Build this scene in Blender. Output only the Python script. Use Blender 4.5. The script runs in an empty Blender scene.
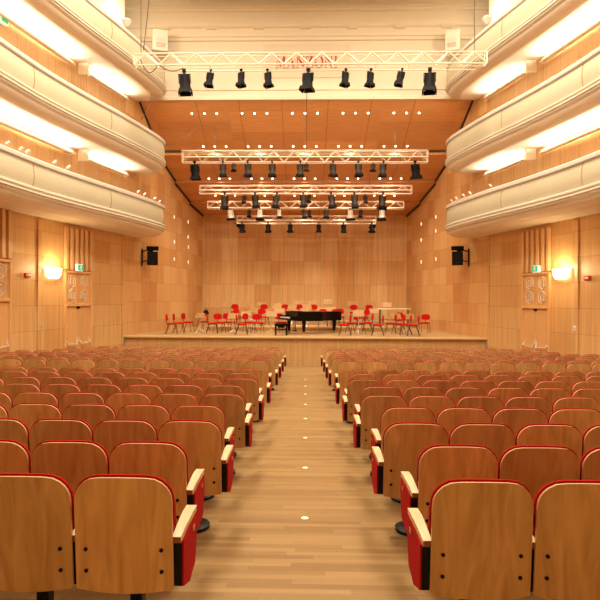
import bpy, math, random
from mathutils import Matrix, Vector
random.seed(7)
PI = math.pi
SC = bpy.context.scene
COL = SC.collection

# ------------------------------------------------------------------ camera, world, exposure
CAMH = 1.82
YAW, ROLL = math.radians(1.5), math.radians(0.28)
cam_data = bpy.data.cameras.new('camera')
cam_data.sensor_width = 36.0; cam_data.lens = 36.0
cam_data.shift_x = math.tan(YAW) - 4.0 / 600.0
cam_data.clip_start = 0.05; cam_data.clip_end = 200
cam = bpy.data.objects.new('camera', cam_data); COL.objects.link(cam)
cam.matrix_world = Matrix.Translation((0, 0, CAMH)) @ Matrix.Rotation(YAW, 4, 'Z') @ Matrix.Rotation(PI/2, 4, 'X') @ Matrix.Rotation(ROLL, 4, 'Z')
SC.camera = cam
SC.view_settings.view_transform = 'Standard'
SC.view_settings.look = 'None'
SC.view_settings.gamma = 1.0
SC.view_settings.exposure = -0.76
SC.view_settings.use_curve_mapping = False
w = bpy.data.worlds.new('world'); SC.world = w; w.use_nodes = True
w.node_tree.nodes['Background'].inputs[0].default_value = (1.0, 0.83, 0.62, 1)
w.node_tree.nodes['Background'].inputs[1].default_value = 0.25

WARM = (1.0, 0.86, 0.65)
def area(name, loc, size, power, rot=(0, 0, 0), col=WARM, size_y=None, spread=180):
    l = bpy.data.lights.new(name, 'AREA'); l.energy = power; l.color = col; l.size = size
    l.spread = math.radians(spread)
    if size_y: l.shape = 'RECTANGLE'; l.size_y = size_y
    o = bpy.data.objects.new(name, l); COL.objects.link(o); o.location = loc; o.rotation_euler = rot
    return o
# added area lights under the unseen ceiling, filling the hall with light
for yy, pw in ((-2.5, 60), (3.0, 380), (9.0, 1600), (15.0, 1700), (20.5, 550)):
    for xx in (-3.6, 3.6):
        area('hall_fill_light', (xx, yy, 14.35), 2.2, pw)

# ------------------------------------------------------------------ materials
def newmat(name):
    m = bpy.data.materials.new(name); m.use_nodes = True
    nt = m.node_tree; b = nt.nodes['Principled BSDF']
    return m, nt, b
def plain(name, col, rough=0.5, metal=0.0, noise=0.0, scale=20):
    m, nt, b = newmat(name)
    b.inputs['Base Color'].default_value = (*col, 1)
    b.inputs['Roughness'].default_value = rough; b.inputs['Metallic'].default_value = metal
    if noise:
        tc = nt.nodes.new('ShaderNodeTexCoord'); n = nt.nodes.new('ShaderNodeTexNoise'); n.inputs['Scale'].default_value = scale
        r = nt.nodes.new('ShaderNodeMix'); r.data_type = 'RGBA'
        r.inputs[6].default_value = (*[c*(1-noise) for c in col], 1); r.inputs[7].default_value = (*[min(1, c*(1+noise)) for c in col], 1)
        nt.links.new(tc.outputs['Object'], n.inputs['Vector']); nt.links.new(n.outputs[0], r.inputs[0]); nt.links.new(r.outputs[2], b.inputs['Base Color'])
    return m
def emit(name, col, s):
    m, nt, b = newmat(name)
    b.inputs['Base Color'].default_value = (*col, 1)
    b.inputs['Emission Color'].default_value = (*col, 1); b.inputs['Emission Strength'].default_value = s
    return m
def mathn(nt, op, a, b=None, c=None):
    n = nt.nodes.new('ShaderNodeMath'); n.operation = op
    for i, v in enumerate((a, b, c)):
        if v is None: continue
        if isinstance(v, (int, float)): n.inputs[i].default_value = v
        else: nt.links.new(v, n.inputs[i])
    return n.outputs[0]
def mixc(nt, f, a, b, mode='MIX'):
    n = nt.nodes.new('ShaderNodeMix'); n.data_type = 'RGBA'; n.blend_type = mode
    if isinstance(f, (int, float)): n.inputs[0].default_value = f
    else: nt.links.new(f, n.inputs[0])
    for i, v in ((6, a), (7, b)):
        if isinstance(v, tuple): n.inputs[i].default_value = (*v, 1)
        else: nt.links.new(v, n.inputs[i])
    return n.outputs[2]
def grain(nt, vec, sx, sy, sz, scale=1.0, detail=3, dist=0.0):
    mp = nt.nodes.new('ShaderNodeMapping'); mp.inputs['Scale'].default_value = (sx, sy, sz)
    nt.links.new(vec, mp.inputs[0])
    n = nt.nodes.new('ShaderNodeTexNoise'); n.inputs['Scale'].default_value = scale; n.inputs['Detail'].default_value = detail
    n.inputs['Distortion'].default_value = dist
    nt.links.new(mp.outputs[0], n.inputs['Vector'])
    return n.outputs[0]
def panel_wood(name, ca, cb, pw, ph, rough=0.4, ax='XZ', joint=0.02, jdark=0.55, offset=0.0, strip=True, gr=0.5, seed=0.0):
    """veneer panels laid in a grid: every panel its own tone, thin dark joints"""
    m, nt, b = newmat(name)
    tc = nt.nodes.new('ShaderNodeTexCoord'); sp = nt.nodes.new('ShaderNodeSeparateXYZ')
    nt.links.new(tc.outputs['Object'], sp.inputs[0])
    o = {'X': sp.outputs[0], 'Y': sp.outputs[1], 'Z': sp.outputs[2]}
    u, v = o[ax[0]], o[ax[1]]
    vv = mathn(nt, 'DIVIDE', v, ph); iv = mathn(nt, 'FLOOR', vv)
    uu = mathn(nt, 'DIVIDE', u, pw)
    if offset:
        wn0 = nt.nodes.new('ShaderNodeTexWhiteNoise'); wn0.noise_dimensions = '1D'; nt.links.new(iv, wn0.inputs['W'])
        uu = mathn(nt, 'ADD', uu, mathn(nt, 'MULTIPLY', wn0.outputs[0], offset))
    iu = mathn(nt, 'FLOOR', uu)
    cb_ = nt.nodes.new('ShaderNodeCombineXYZ'); nt.links.new(iu, cb_.inputs[0]); nt.links.new(iv, cb_.inputs[1]); cb_.inputs[2].default_value = seed
    wn = nt.nodes.new('ShaderNodeTexWhiteNoise'); wn.noise_dimensions = '3D'; nt.links.new(cb_.outputs[0], wn.inputs[0])
    col = mixc(nt, wn.outputs[0], ca, cb)
    if strip:
        g = grain(nt, tc.outputs['Object'], *[(14 if ax[0] == a else (0.5 if ax[1] == a else 1)) for a in 'XYZ'], scale=1.0)
    else:
        g = grain(nt, tc.outputs['Object'], *[(1.2 if ax[0] == a else (30 if ax[1] == a else 1)) for a in 'XYZ'], scale=1.0)
    mr = nt.nodes.new('ShaderNodeMapRange'); nt.links.new(g, mr.inputs[0]); mr.inputs[1].default_value = .3; mr.inputs[2].default_value = .7
    mr.inputs[3].default_value = 1-gr*.3; mr.inputs[4].default_value = 1+gr*.2
    fu = mathn(nt, 'ABSOLUTE', mathn(nt, 'SUBTRACT', mathn(nt, 'FRACT', uu), .5))
    fv = mathn(nt, 'ABSOLUTE', mathn(nt, 'SUBTRACT', mathn(nt, 'FRACT', vv), .5))
    ju = mathn(nt, 'GREATER_THAN', fu, .5-joint/pw/2); jv = mathn(nt, 'GREATER_THAN', fv, .5-joint/ph/2)
    j = mathn(nt, 'MAXIMUM', ju, jv)
    f = mathn(nt, 'MULTIPLY', mr.outputs[0], mathn(nt, 'SUBTRACT', 1.0, mathn(nt, 'MULTIPLY', j, 1-jdark)))
    cc = nt.nodes.new('ShaderNodeCombineXYZ')
    for i in range(3): nt.links.new(f, cc.inputs[i])
    col = mixc(nt, 1.0, col, cc.outputs[0], 'MULTIPLY')
    nt.links.new(col, b.inputs['Base Color']); b.inputs['Roughness'].default_value = rough
    return m
def wood(name, ca, cb, rough=0.4, stretch=(9, 9, 1.3), scale=2.0, vary=0.25, dist=1.2):
    m, nt, b = newmat(name)
    tc = nt.nodes.new('ShaderNodeTexCoord'); oi = nt.nodes.new('ShaderNodeObjectInfo')
    va = nt.nodes.new('ShaderNodeVectorMath'); va.operation = 'ADD'
    sc = mathn(nt, 'MULTIPLY', oi.outputs['Random'], 37.0)
    nt.links.new(tc.outputs['Object'], va.inputs[0]); nt.links.new(sc, va.inputs[1])
    g = grain(nt, va.outputs[0], *stretch, scale=scale, detail=4, dist=dist)
    mr = nt.nodes.new('ShaderNodeMapRange'); nt.links.new(g, mr.inputs[0]); mr.inputs[1].default_value = .3; mr.inputs[2].default_value = .7
    col = mixc(nt, mr.outputs[0], ca, cb)
    f = mathn(nt, 'ADD', mathn(nt, 'MULTIPLY', oi.outputs['Random'], vary), 1-vary/2)
    cc = nt.nodes.new('ShaderNodeCombineXYZ')
    for i in range(3): nt.links.new(f, cc.inputs[i])
    col = mixc(nt, 1.0, col, cc.outputs[0], 'MULTIPLY')
    nt.links.new(col, b.inputs['Base Color']); b.inputs['Roughness'].default_value = rough
    return m

M = {}
M['seatwood'] = wood('seat_plywood', (.50, .295, .115), (.72, .475, .21), .38, (7, 7, 1.0), 1.6, .30)
M['plyedge_lit'] = plain('plywood_edge_lit', (.80, .55, .30), .5)  # pale plywood edge, with the light it catches put into the colour
M['armwood'] = wood('armrest_beech', (.66, .46, .24), (.80, .60, .36), .45, (9, 1.5, 9), 2.0, .1)
M['armend'] = plain('armrest_end_grain', (.25, .09, .03), .6, noise=.2)
M['red'] = plain('red_fabric', (.42, .006, .004), .95, noise=.25, scale=60)
M['redchair'] = plain('red_chair_fabric', (.50, .008, .006), .9, noise=.15, scale=40)
M['black'] = plain('black_metal', (.008, .008, .008), .45)
M['legs'] = plain('dark_chair_metal', (.06, .045, .035), .4)
M['wall'] = panel_wood('wall_veneer', (.60, .33, .12), (.72, .46, .20), 1.05, .80, .45, joint=.022, jdark=.76)
M['wallstage'] = panel_wood('stage_wall_veneer', (.60, .29, .10), (.74, .47, .21), .85, .86, .45, joint=.022, jdark=.76, offset=.0, seed=3)
M['wallback'] = panel_wood('back_wall_veneer', (.60, .32, .11), (.74, .48, .21), .95, 1.35, .45, joint=.02, jdark=.75, seed=8)
M['wallbalc'] = panel_wood('balcony_wall_veneer', (.58, .35, .15), (.66, .42, .20), .9, 3.0, .5, joint=.02, jdark=.6)
M['ceilwood'] = panel_wood('ceiling_veneer', (.60, .27, .095), (.72, .35, .125), 3.3, .55, .45, ax='XY', joint=.0, jdark=.6, strip=False, gr=.45)
M['floor'] = panel_wood('floor_parquet', (.29, .175, .07), (.41, .265, .115), 1.3, .075, .32, ax='XY', joint=.004, jdark=.75, offset=1.0, strip=False, gr=.3)
M['stagefloor'] = panel_wood('stage_boards', (.50, .32, .145), (.60, .40, .19), 2.0, .12, .3, ax='XY', joint=.004, jdark=.8, offset=1.0, strip=False, gr=.2)
M['stagefront'] = panel_wood('stage_front_veneer', (.54, .32, .13), (.60, .37, .16), 2.4, 3.0, .45, joint=.012, jdark=.8)
M['riser'] = plain('riser_plywood', (.54, .33, .14), .5, noise=.08)
M['doorwood'] = wood('door_veneer', (.66, .36, .14), (.74, .43, .18), .45, (10, 10, 1), 1.0, .1)
M['slat'] = plain('slat_wood', (.74, .46, .21), .5, noise=.06)
M['slatback'] = plain('slat_recess_wood', (.50, .25, .09), .6)
M['cream'] = plain('cream_plaster', (.80, .72, .58), .7, noise=.03, scale=3)
M['proscenium'] = plain('proscenium_plaster', (.72, .62, .47), .7, noise=.03, scale=2)
M['soffit'] = plain('soffit_plaster', (.74, .63, .49), .75, noise=.02, scale=2)
M['fascia'] = plain('balcony_front_panel', (.52, .47, .33), .6, noise=.03, scale=4)
M['cap'] = plain('balcony_cap_paint', (.60, .57, .51), .5)
M['mould'] = plain('balcony_moulding_paint', (.66, .60, .49), .55)
M['joint'] = plain('panel_joint_strip', (.42, .27, .13), .6)
M['rail'] = plain('handrail_brown', (.30, .15, .06), .5)
M['truss'] = plain('truss_aluminium', (.85, .74, .58), .35, .35)
M['lampblack'] = plain('lamp_black', (.004, .0035, .0035), .6)
M['lampgrey'] = plain('lamp_grey', (.05, .038, .03), .35, .3)
M['lampwhite'] = plain('lamp_silver', (.72, .62, .52), .35, .2)
M['chrome'] = plain('chrome', (.85, .80, .72), .25, .45)
M['white'] = plain('white_plastic', (.85, .80, .72), .5)
M['redsign'] = plain('red_plastic', (.55, .05, .02), .5)
M['exit'] = emit('exit_green', (.02, .45, .20), .9)
M['exitwhite'] = emit('exit_white', (.9, .95, .85), .9)
M['text'] = plain('red_lettering', (.50, .04, .01), .6)
M['board'] = plain('sign_board', (.66, .56, .42), .6)
M['down'] = emit('downlight_glow', (1.0, .80, .50), 18)
M['sconce'] = emit('sconce_glow', (1.0, .78, .42), 9)
M['tube'] = emit('lamp_tube_glow', (1.0, .86, .66), 10)
M['slot'] = emit('slot_glow', (1.0, .85, .6), 2.2)
M['floorlamp'] = emit('floor_lamp_glow', (1.0, .9, .7), .6)
M['grille'] = plain('speaker_grille_cream', (.70, .62, .52), .6)
M['grilledark'] = plain('speaker_louvre', (.36, .29, .22), .6)
M['cable'] = plain('cable_rubber', (.10, .06, .04), .6)
M['piano'] = plain('piano_lacquer', (.003, .003, .003), .25)
M['key'] = plain('piano_keys', (.85, .80, .70), .3)
M['brass'] = plain('brass', (.55, .30, .10), .35, .6)
M['desk'] = wood('music_desk_wood', (.46, .25, .095), (.55, .33, .135), .5, (4, 4, 1), 2, .15)

for k_ in ('red', 'redchair', 'black', 'lampblack', 'lampgrey', 'piano', 'seatwood'):
    M[k_].node_tree.nodes['Principled BSDF'].inputs['Specular IOR Level'].default_value = .15 if k_ != 'seatwood' else .3

# ------------------------------------------------------------------ mesh helper
class MB:
    def __init__(s): s.v = []; s.f = []; s.m = []
    def add(s, vs, fs, mi=0, mat=None):
        b = len(s.v)
        s.v += [tuple(mat @ Vector(p)) if mat else tuple(p) for p in vs]
        for k, f in enumerate(fs):
            s.f.append([b+i for i in f]); s.m.append(mi[k] if isinstance(mi, list) else mi)
        return s
    def box(s, c, d, mi=0, mat=None, bev=0.0):
        x, y, z = c; a, b_, e = d[0]/2, d[1]/2, d[2]/2
        if bev <= 0:
            vs = [(x+i*a, y+j*b_, z+k*e) for i in (-1, 1) for j in (-1, 1) for k in (-1, 1)]
            fs = [(0, 1, 3, 2), (4, 6, 7, 5), (0, 4, 5, 1), (2, 3, 7, 6), (0, 2, 6, 4), (1, 5, 7, 3)]
            return s.add(vs, fs, mi, mat)
        # chamfered box: three rings in z
        def ring(ix, zz):
            aa, bb = a-ix, b_-ix; q = min(bev, aa*.9, bb*.9)
            return [(x-aa+q, y-bb, zz), (x+aa-q, y-bb, zz), (x+aa, y-bb+q, zz), (x+aa, y+bb-q, zz), (x+aa-q, y+bb, zz), (x-aa+q, y+bb, zz), (x-aa, y+bb-q, zz), (x-aa, y-bb+q, zz)]
        q = min(bev, e*.9)
        R = [ring(q, z-e), ring(0, z-e+q), ring(0, z+e-q), ring(q, z+e)]
        vs = [p for r in R for p in r]; fs = [tuple(range(7, -1, -1)), tuple(range(24, 32))]
        for k in range(3):
            for i in range(8): fs.append((k*8+i, k*8+(i+1) % 8, (k+1)*8+(i+1) % 8, (k+1)*8+i))
        return s.add(vs, fs, mi, mat)
    def cyl(s, p0, p1, r0, r1=None, n=10, mi=0, cap=True, mat=None):
        r1 = r0 if r1 is None else r1
        p0, p1 = Vector(p0), Vector(p1); d = (p1-p0).normalized()
        u = d.orthogonal().normalized(); w_ = d.cross(u)
        vs = []
        for p, r in ((p0, r0), (p1, r1)):
            for i in range(n):
                a = 2*PI*i/n; vs.append(p+u*math.cos(a)*r+w_*math.sin(a)*r)
        fs = [(i, (i+1) % n, n+(i+1) % n, n+i) for i in range(n)]
        if cap: fs += [tuple(range(n-1, -1, -1)), tuple(range(n, 2*n))]
        return s.add(vs, fs, mi, mat)
    def tube(s, pts, r, n=6, mi=0, mat=None):
        for a, b in zip(pts[:-1], pts[1:]): s.cyl(a, b, r, n=n, mi=mi, mat=mat)
        return s
    def prism(s, poly, axis, a, b, mi=0, side=None, mat=None):
        """poly in the two other axes, extruded along axis from a to b"""
        def P(p, t):
            if axis == 'x': return (t, p[0], p[1])
            if axis == 'y': return (p[0], t, p[1])
            return (p[0], p[1], t)
        n = len(poly); vs = [P(p, a) for p in poly]+[P(p, b) for p in poly]
        fs = [tuple(range(n)), tuple(range(2*n-1, n-1, -1))]+[(i, i+n, (i+1) % n+n, (i+1) % n) for i in range(n)]
        mi_ = [mi, mi]+[side if side is not None else mi]*n
        return s.add(vs, fs, mi_, mat)
    def lathe(s, prof, c=(0, 0, 0), n=16, mi=0, sx=1, sy=1, mat=None):
        vs = []
        for r, z in prof:
            for i in range(n): vs.append((c[0]+r*sx*math.cos(2*PI*i/n), c[1]+r*sy*math.sin(2*PI*i/n), c[2]+z))
        fs = [(k*n+i, k*n+(i+1) % n, (k+1)*n+(i+1) % n, (k+1)*n+i) for k in range(len(prof)-1) for i in range(n)]
        fs += [tuple(range(n-1, -1, -1)), tuple(range((len(prof)-1)*n, len(prof)*n))]
        return s.add(vs, fs, mi, mat)
    def sheet(s, xs, top, bot, yf, yb, nz=5, mi=0, edge=None):
        """slab standing in x-z: front surface yf(x,z), back surface yb(x,z)"""
        edge = mi if edge is None else edge
        n = len(xs); vs = []
        for fn in (yf, yb):
            for x in xs:
                t, b = top(x), bot(x)
                for k in range(nz):
                    z = b+(t-b)*k/(nz-1); vs.append((x, fn(x, z), z))
        N = n*nz; fs = []; ms = []
        for i in range(n-1):
            for k in range(nz-1):
                a = i*nz+k; fs.append((a, a+nz, a+nz+1, a+1)); ms.append(mi)
                fs.append((N+a, N+a+1, N+a+nz+1, N+a+nz)); ms.append(mi)
        for i in range(n-1):
            a = i*nz; fs.append((a, N+a, N+a+nz, a+nz)); ms.append(edge)
            a = i*nz+nz-1; fs.append((a, a+nz, N+a+nz, N+a)); ms.append(edge)
        for k in range(nz-1):
            fs.append((k, k+1, N+k+1, N+k)); ms.append(edge)
            a = (n-1)*nz+k; fs.append((a, N+a, N+a+1, a+1)); ms.append(edge)
        return s.add(vs, fs, ms)
    def build(s, name, mats, parent=None, smooth=False, loc=None, rot=None):
        me = bpy.data.meshes.new(name); me.from_pydata(s.v, [], s.f)
        if not isinstance(mats, (list, tuple)): mats = [mats]
        for m in mats: me.materials.append(m)
        me.polygons.foreach_set('material_index', s.m)
        if smooth: me.polygons.foreach_set('use_smooth', [True]*len(s.f))
        me.update()
        import bmesh
        bm = bmesh.new(); bm.from_mesh(me); bmesh.ops.recalc_face_normals(bm, faces=bm.faces); bm.to_mesh(me); bm.free()
        if smooth: me.set_sharp_from_angle(angle=math.radians(38))
        o = bpy.data.objects.new(name, me); COL.objects.link(o)
        if parent: o.parent = parent
        if loc: o.location = loc
        if rot: o.rotation_euler = rot
        return o

def tag(o, label=None, cat=None, group=None, kind=None):
    if label: o['label'] = label
    if cat: o['category'] = cat
    if group: o['group'] = group
    if kind: o['kind'] = kind
    return o
def empty(name, loc=(0, 0, 0), rz=0.0, label=None, cat=None, group=None):
    o = bpy.data.objects.new(name, None); COL.objects.link(o); o.location = loc; o.rotation_euler = (0, 0, rz)
    o.empty_display_size = .1
    return tag(o, label, cat, group)
KIDS = {}
def kids(o):
    return [c for c in bpy.data.objects if c.parent == o]
def snapshot(o):
    """nested tuple of an object and its children, so copies need no searching"""
    return (o, [snapshot(c) for c in kids(o)])
def copy_tree(snap, parent=None):
    o, ch = snap
    c = o.copy(); COL.objects.link(c); c.parent = parent
    for k in ch: copy_tree(k, c)
    return c
def struct(o): o['kind'] = 'structure'; return o
ORD = ['', 'first', 'second', 'third', 'fourth', 'fifth', 'sixth', 'seventh', 'eighth', 'ninth', 'tenth', 'eleventh', 'twelfth', 'thirteenth',
       'fourteenth', 'fifteenth', 'sixteenth', 'seventeenth', 'eighteenth', 'nineteenth', 'twentieth', 'twenty-first', 'twenty-second',
       'twenty-third', 'twenty-fourth', 'twenty-fifth', 'twenty-sixth', 'twenty-seventh', 'twenty-eighth', 'twenty-ninth', 'thirtieth']
def from_ends(i, n):
    """i 0-based of n, counted from the nearer end of a row"""
    if i == 0: return 'leftmost'
    if i == n-1: return 'rightmost'
    if n % 2 == 1 and i == n//2: return 'middle'
    return (ORD[i+1]+' from the left') if i < n/2 else (ORD[n-i]+' from the right')

def floor_z(y): return -.04*min(y, 21.0)
def px(x, y, Y):
    """approximate world point seen at photograph pixel (x, y) at depth Y along the aisle"""
    vx = (x-300)/600+cam_data.shift_x; vy = (300-y)/600
    d = cam.matrix_world.to_3x3() @ Vector((vx, vy, -1))
    t = Y/d.y
    return Vector((d.x*t, Y, CAMH+d.z*t))
STAGE_Z = CAMH-1.49
ZF = -.84

# ------------------------------------------------------------------ the hall's shell
WALL = [(5.85, 34.4), (7.34, 24.2), (8.55, 18.8), (9.30, 14.0), (9.90, 6.0), (9.90, -6.0)]   # plan of the right wall
def wall_x(Y):
    for (x0, y0), (x1, y1) in zip(WALL[:-1], WALL[1:]):
        if y1 <= Y <= y0: return x0+(x1-x0)*(y0-Y)/(y0-y1)
    return WALL[-1][0]
# floor (sloping down to the stage, level in front of it)
b = MB()
T = .25
xs = 10.6
for (ya, yb) in ((-6.3, 21.0), (21.0, 24.25)):
    za, zb = floor_z(ya), floor_z(yb)
    b.add([(-xs, ya, za), (xs, ya, za), (xs, yb, zb), (-xs, yb, zb), (-xs, ya, za-T), (xs, ya, za-T), (xs, yb, zb-T), (-xs, yb, zb-T)],
          [(0, 1, 2, 3), (7, 6, 5, 4), (0, 4, 5, 1), (1, 5, 6, 2), (2, 6, 7, 3), (3, 7, 4, 0)])
struct(b.build('floor', M['floor']))
# stage platform
b = MB()
b.prism([(-7.34, 24.2), (7.34, 24.2), (5.85, 34.4), (-5.85, 34.4)], 'z', STAGE_Z-.10, STAGE_Z)
stage = struct(b.build('floor_stage', M['stagefloor']))
b = MB(); b.box((0, 24.36, (ZF+STAGE_Z-.08)/2), (14.6, .2, STAGE_Z-.08-ZF))
struct(b.build('trim_1', M['stagefront']))
b = MB(); b.box((0, 24.19, STAGE_Z-.025), (14.7, .14, .09), bev=.02)
struct(b.build('trim_2', plain('stage_nosing', (.62, .42, .20), .35)))

def wall_seg(name, p0, p1, z0, z1, mat, side, th=.2):
    """upright slab from p0 to p1 (right-hand side plan), mirrored for the left; local X runs along the wall"""
    x0, y0 = p0; x1, y1 = p1
    x0 *= side; x1 *= side
    L = math.hypot(x1-x0, y1-y0); ang = math.atan2(y1-y0, x1-x0)
    nrm = Vector((-(y1-y0), x1-x0)).normalized()   # local +Y
    out = 1 if nrm.x*side > 0 else -1
    b = MB(); b.box((L/2, out*th/2, (z1+z0)/2), (L, th, z1-z0))
    return struct(b.build(name, mat, loc=(x0, y0, 0), rot=(0, 0, ang)))
for side, nm in ((-1, 'left'), (1, 'right')):
    wall_seg('wall_'+nm+'_stage', WALL[0], WALL[1], STAGE_Z-.1, 10.7, M['wallstage'], side)
    for i in range(1, 5):
        wall_seg('wall_'+nm+('' if i == 1 else '_%s' % ORD[i]), WALL[i], WALL[i+1], -1.1, 4.35, M['wall'], side)
        wall_seg('wall_'+nm+'_balcony'+('' if i == 1 else '_%s' % ORD[i]), WALL[i], WALL[i+1], 4.35, 10.35, M['wallbalc'], side)
        wall_seg('wall_'+nm+'_upper'+('' if i == 1 else '_%s' % ORD[i]), WALL[i], WALL[i+1], 10.35, 14.8, M['cream'], side)
# back of the stage: gently folded veneer wall
b = MB()
pts = [(-5.95, 34.40), (-4.0, 34.52), (-2.0, 34.40), (0, 34.52), (2.0, 34.40), (4.0, 34.52), (5.95, 34.40)]
b.prism(pts+[(5.95, 34.8), (-5.95, 34.8)], 'z', STAGE_Z-.1, 7.4)
struct(b.build('wall_back', M['wallback']))
b = MB(); b.box((0, -6.1, 6.8), (20.4, .2, 16)); struct(b.build('wall_front', M['wall']))

# stage ceiling: veneer panels stepping down towards the back
H = CAMH
segs = [((25.62, 8.53), (27.8, 6.95)), ((27.8, 6.72), (29.9, 5.98)), ((29.9, 5.85), (32.1, 5.30)), ((32.1, 5.20), (34.6, 4.86))]
for k, ((ya, ha), (yb, hb)) in enumerate(segs):
    L = math.hypot(yb-ya, hb-ha); ang = math.atan2(hb-ha, yb-ya)
    b = MB()
    wa, wb = wall_x(ya)+.05, wall_x(min(yb, 34.4))+.05
    b.add([(-wa, 0, 0), (wa, 0, 0), (wb, L, 0), (-wb, L, 0), (-wa, 0, .12), (wa, 0, .12), (wb, L, .12), (-wb, L, .12)],
          [(0, 1, 2, 3), (7, 6, 5, 4), (0, 4, 5, 1), (1, 5, 6, 2), (2, 6, 7, 3), (3, 7, 4, 0)])
    struct(b.build('ceiling_stage', M['ceilwood'], loc=(0, ya, H+ha), rot=(ang, 0, 0)))
# long joints between ceiling panels fan out from the middle, as thin dark battens flush with the boards
def ceil_h(Y):
    for (ya, ha), (yb, hb) in segs:
        if ya <= Y <= yb: return ha+(hb-ha)*(Y-ya)/(yb-ya), math.atan2(hb-ha, yb-ya)
    return segs[-1][1][1], 0
b = MB()
for (ya, ha), (yb, hb) in segs:
    for f in (-.66, -.40, -.14, .14, .40, .66):
        x0, x1 = f*wall_x(ya), f*wall_x(min(34.3, yb))
        p = [(x0-.012, ya, H+ha-.004), (x0+.012, ya, H+ha-.004), (x1+.012, yb, H+hb-.004), (x1-.012, yb, H+hb-.004)]
        b.add(p+[(q[0], q[1], q[2]+.02) for q in p], [(0, 1, 2, 3), (7, 6, 5, 4), (0, 4, 5, 1), (1, 5, 6, 2), (2, 6, 7, 3), (3, 7, 4, 0)])
struct(b.build('trim_3', plain('ceiling_joint', (.38, .13, .03), .6)))
# dark strip painted as shade where the stepped ceiling meets the side walls
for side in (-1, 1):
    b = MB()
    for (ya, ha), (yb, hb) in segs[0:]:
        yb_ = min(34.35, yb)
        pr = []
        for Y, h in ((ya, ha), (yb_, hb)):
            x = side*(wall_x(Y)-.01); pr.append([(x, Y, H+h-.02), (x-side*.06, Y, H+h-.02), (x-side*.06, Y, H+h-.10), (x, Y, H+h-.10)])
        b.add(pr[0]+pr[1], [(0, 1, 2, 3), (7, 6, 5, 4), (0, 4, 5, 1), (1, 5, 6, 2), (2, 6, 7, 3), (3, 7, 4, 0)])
    struct(b.build('shade_strip_left' if side < 0 else 'shade_strip_right', plain('painted_gap_shade', (.035, .02, .015), .7)))

# wall above the stage opening with its cornices
prof = [(0, 8.53), (-.12, 8.53), (-.12, 8.66), (-.05, 8.70), (-.05, 8.92), (-.09, 8.95), (-.09, 9.03), (0, 9.06), (0, 11.05), (-.06, 11.08), (-.06, 11.2), (-.10, 11.24), (-.10, 11.32), (-.04, 11.35),
        (-.04, 11.60), (-.10, 11.64), (-.14, 11.72), (-.14, 11.80), (-.02, 11.84), (-.02, 12.30), (-.08, 12.33), (-.08, 12.42), (-.14, 12.46), (-.14, 12.55), (-.05, 12.6), (-.05, 12.95), (.3, 12.95), (.3, 8.53)]
b = MB(); b.prism([(25.62+y, H+z) for y, z in prof], 'x', -8.3, 8.3)
struct(b.build('wall_proscenium', M['proscenium']))
for k in range(-3, 4):      # small brackets under the cornice
    b = MB(); b.prism([(25.60, H+11.64), (25.44, H+11.64), (25.50, H+11.56), (25.60, H+11.52)], 'x', k*2.0-.22, k*2.0+.22)
    struct(b.build('trim_6', M['proscenium']))
# hall ceiling, with coffer mouldings near the stage
b = MB(); b.box((0, 9.8, H+12.95+.15), (21, 32.0, .3)); struct(b.build('ceiling', M['proscenium']))
b = MB()
for side in (-1, 1):
    for k, (dx, hh) in enumerate(((0, .16), (.25, .12), (.5, .08))):
        b.box((side*(5.0+dx), 24.1, H+12.95-hh/2), (.12, 2.9, hh))
    b.box((side*2.6, 25.3, H+12.88), (4.9, .12, .14))
struct(b.build('trim_7', M['cream']))
for x in range(-3, 4):
    b = MB()
    b.box((x*1.45, 25.2, H+12.86), (.8, .5, .12)); struct(b.build('trim_8', M['mould']))

# ------------------------------------------------------------------ balconies
CURVE = [(8.05, 2.0), (8.05, 7.0), (7.98, 11.0), (7.84, 13.4), (7.66, 15.2), (7.42, 17.0), (6.99, 19.0), (6.48, 21.0), (6.09, 22.8), (5.86, 24.2), (5.92, 25.0), (6.35, 25.48), (7.12, 25.58)]
def catmull(P, n=6):
    out = []
    for i in range(len(P)-1):
        p0 = P[max(0, i-1)]; p1 = P[i]; p2 = P[i+1]; p3 = P[min(len(P)-1, i+2)]
        for k in range(n):
            t = k/n
            out.append(tuple(.5*((2*p1[j])+(-p0[j]+p2[j])*t+(2*p0[j]-5*p1[j]+4*p2[j]-p3[j])*t*t+(-p0[j]+3*p1[j]-3*p2[j]+p3[j])*t**3) for j in (0, 1)))
    out.append(P[-1]); return out
CP = catmull(CURVE, 6)
def frames(pts):
    out = []
    for i, p in enumerate(pts):
        a = pts[max(0, i-1)]; c = pts[min(len(pts)-1, i+1)]
        t = Vector((c[0]-a[0], c[1]-a[1])).normalized()
        out.append((Vector(p), Vector((-t.y, t.x))))     # normal pointing to the hall (-x side)
    return out
FR = frames(CP)
def sweep(b, prof, side, mi=0, fr=FR, closed=True):
    n = len(prof); vs = []
    for p, nn in fr:
        for d, z in prof:
            q = p+nn*d; vs.append((side*q.x, q.y, z))
    fs = []
    rng = n if closed else n-1
    for i in range(len(fr)-1):
        for k in range(rng):
            a = i*n+k; c = i*n+(k+1) % n
            fs.append((a, c, c+n, a+n))
    if closed: fs += [tuple(range(n)), tuple(range(len(fr)*n-1, (len(fr)-1)*n-1, -1))]
    b.add(vs, fs, mi); return b
RAILH = [3.90, 6.58, 9.66]
LEVEL = ['lowest', 'middle', 'topmost']
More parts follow.
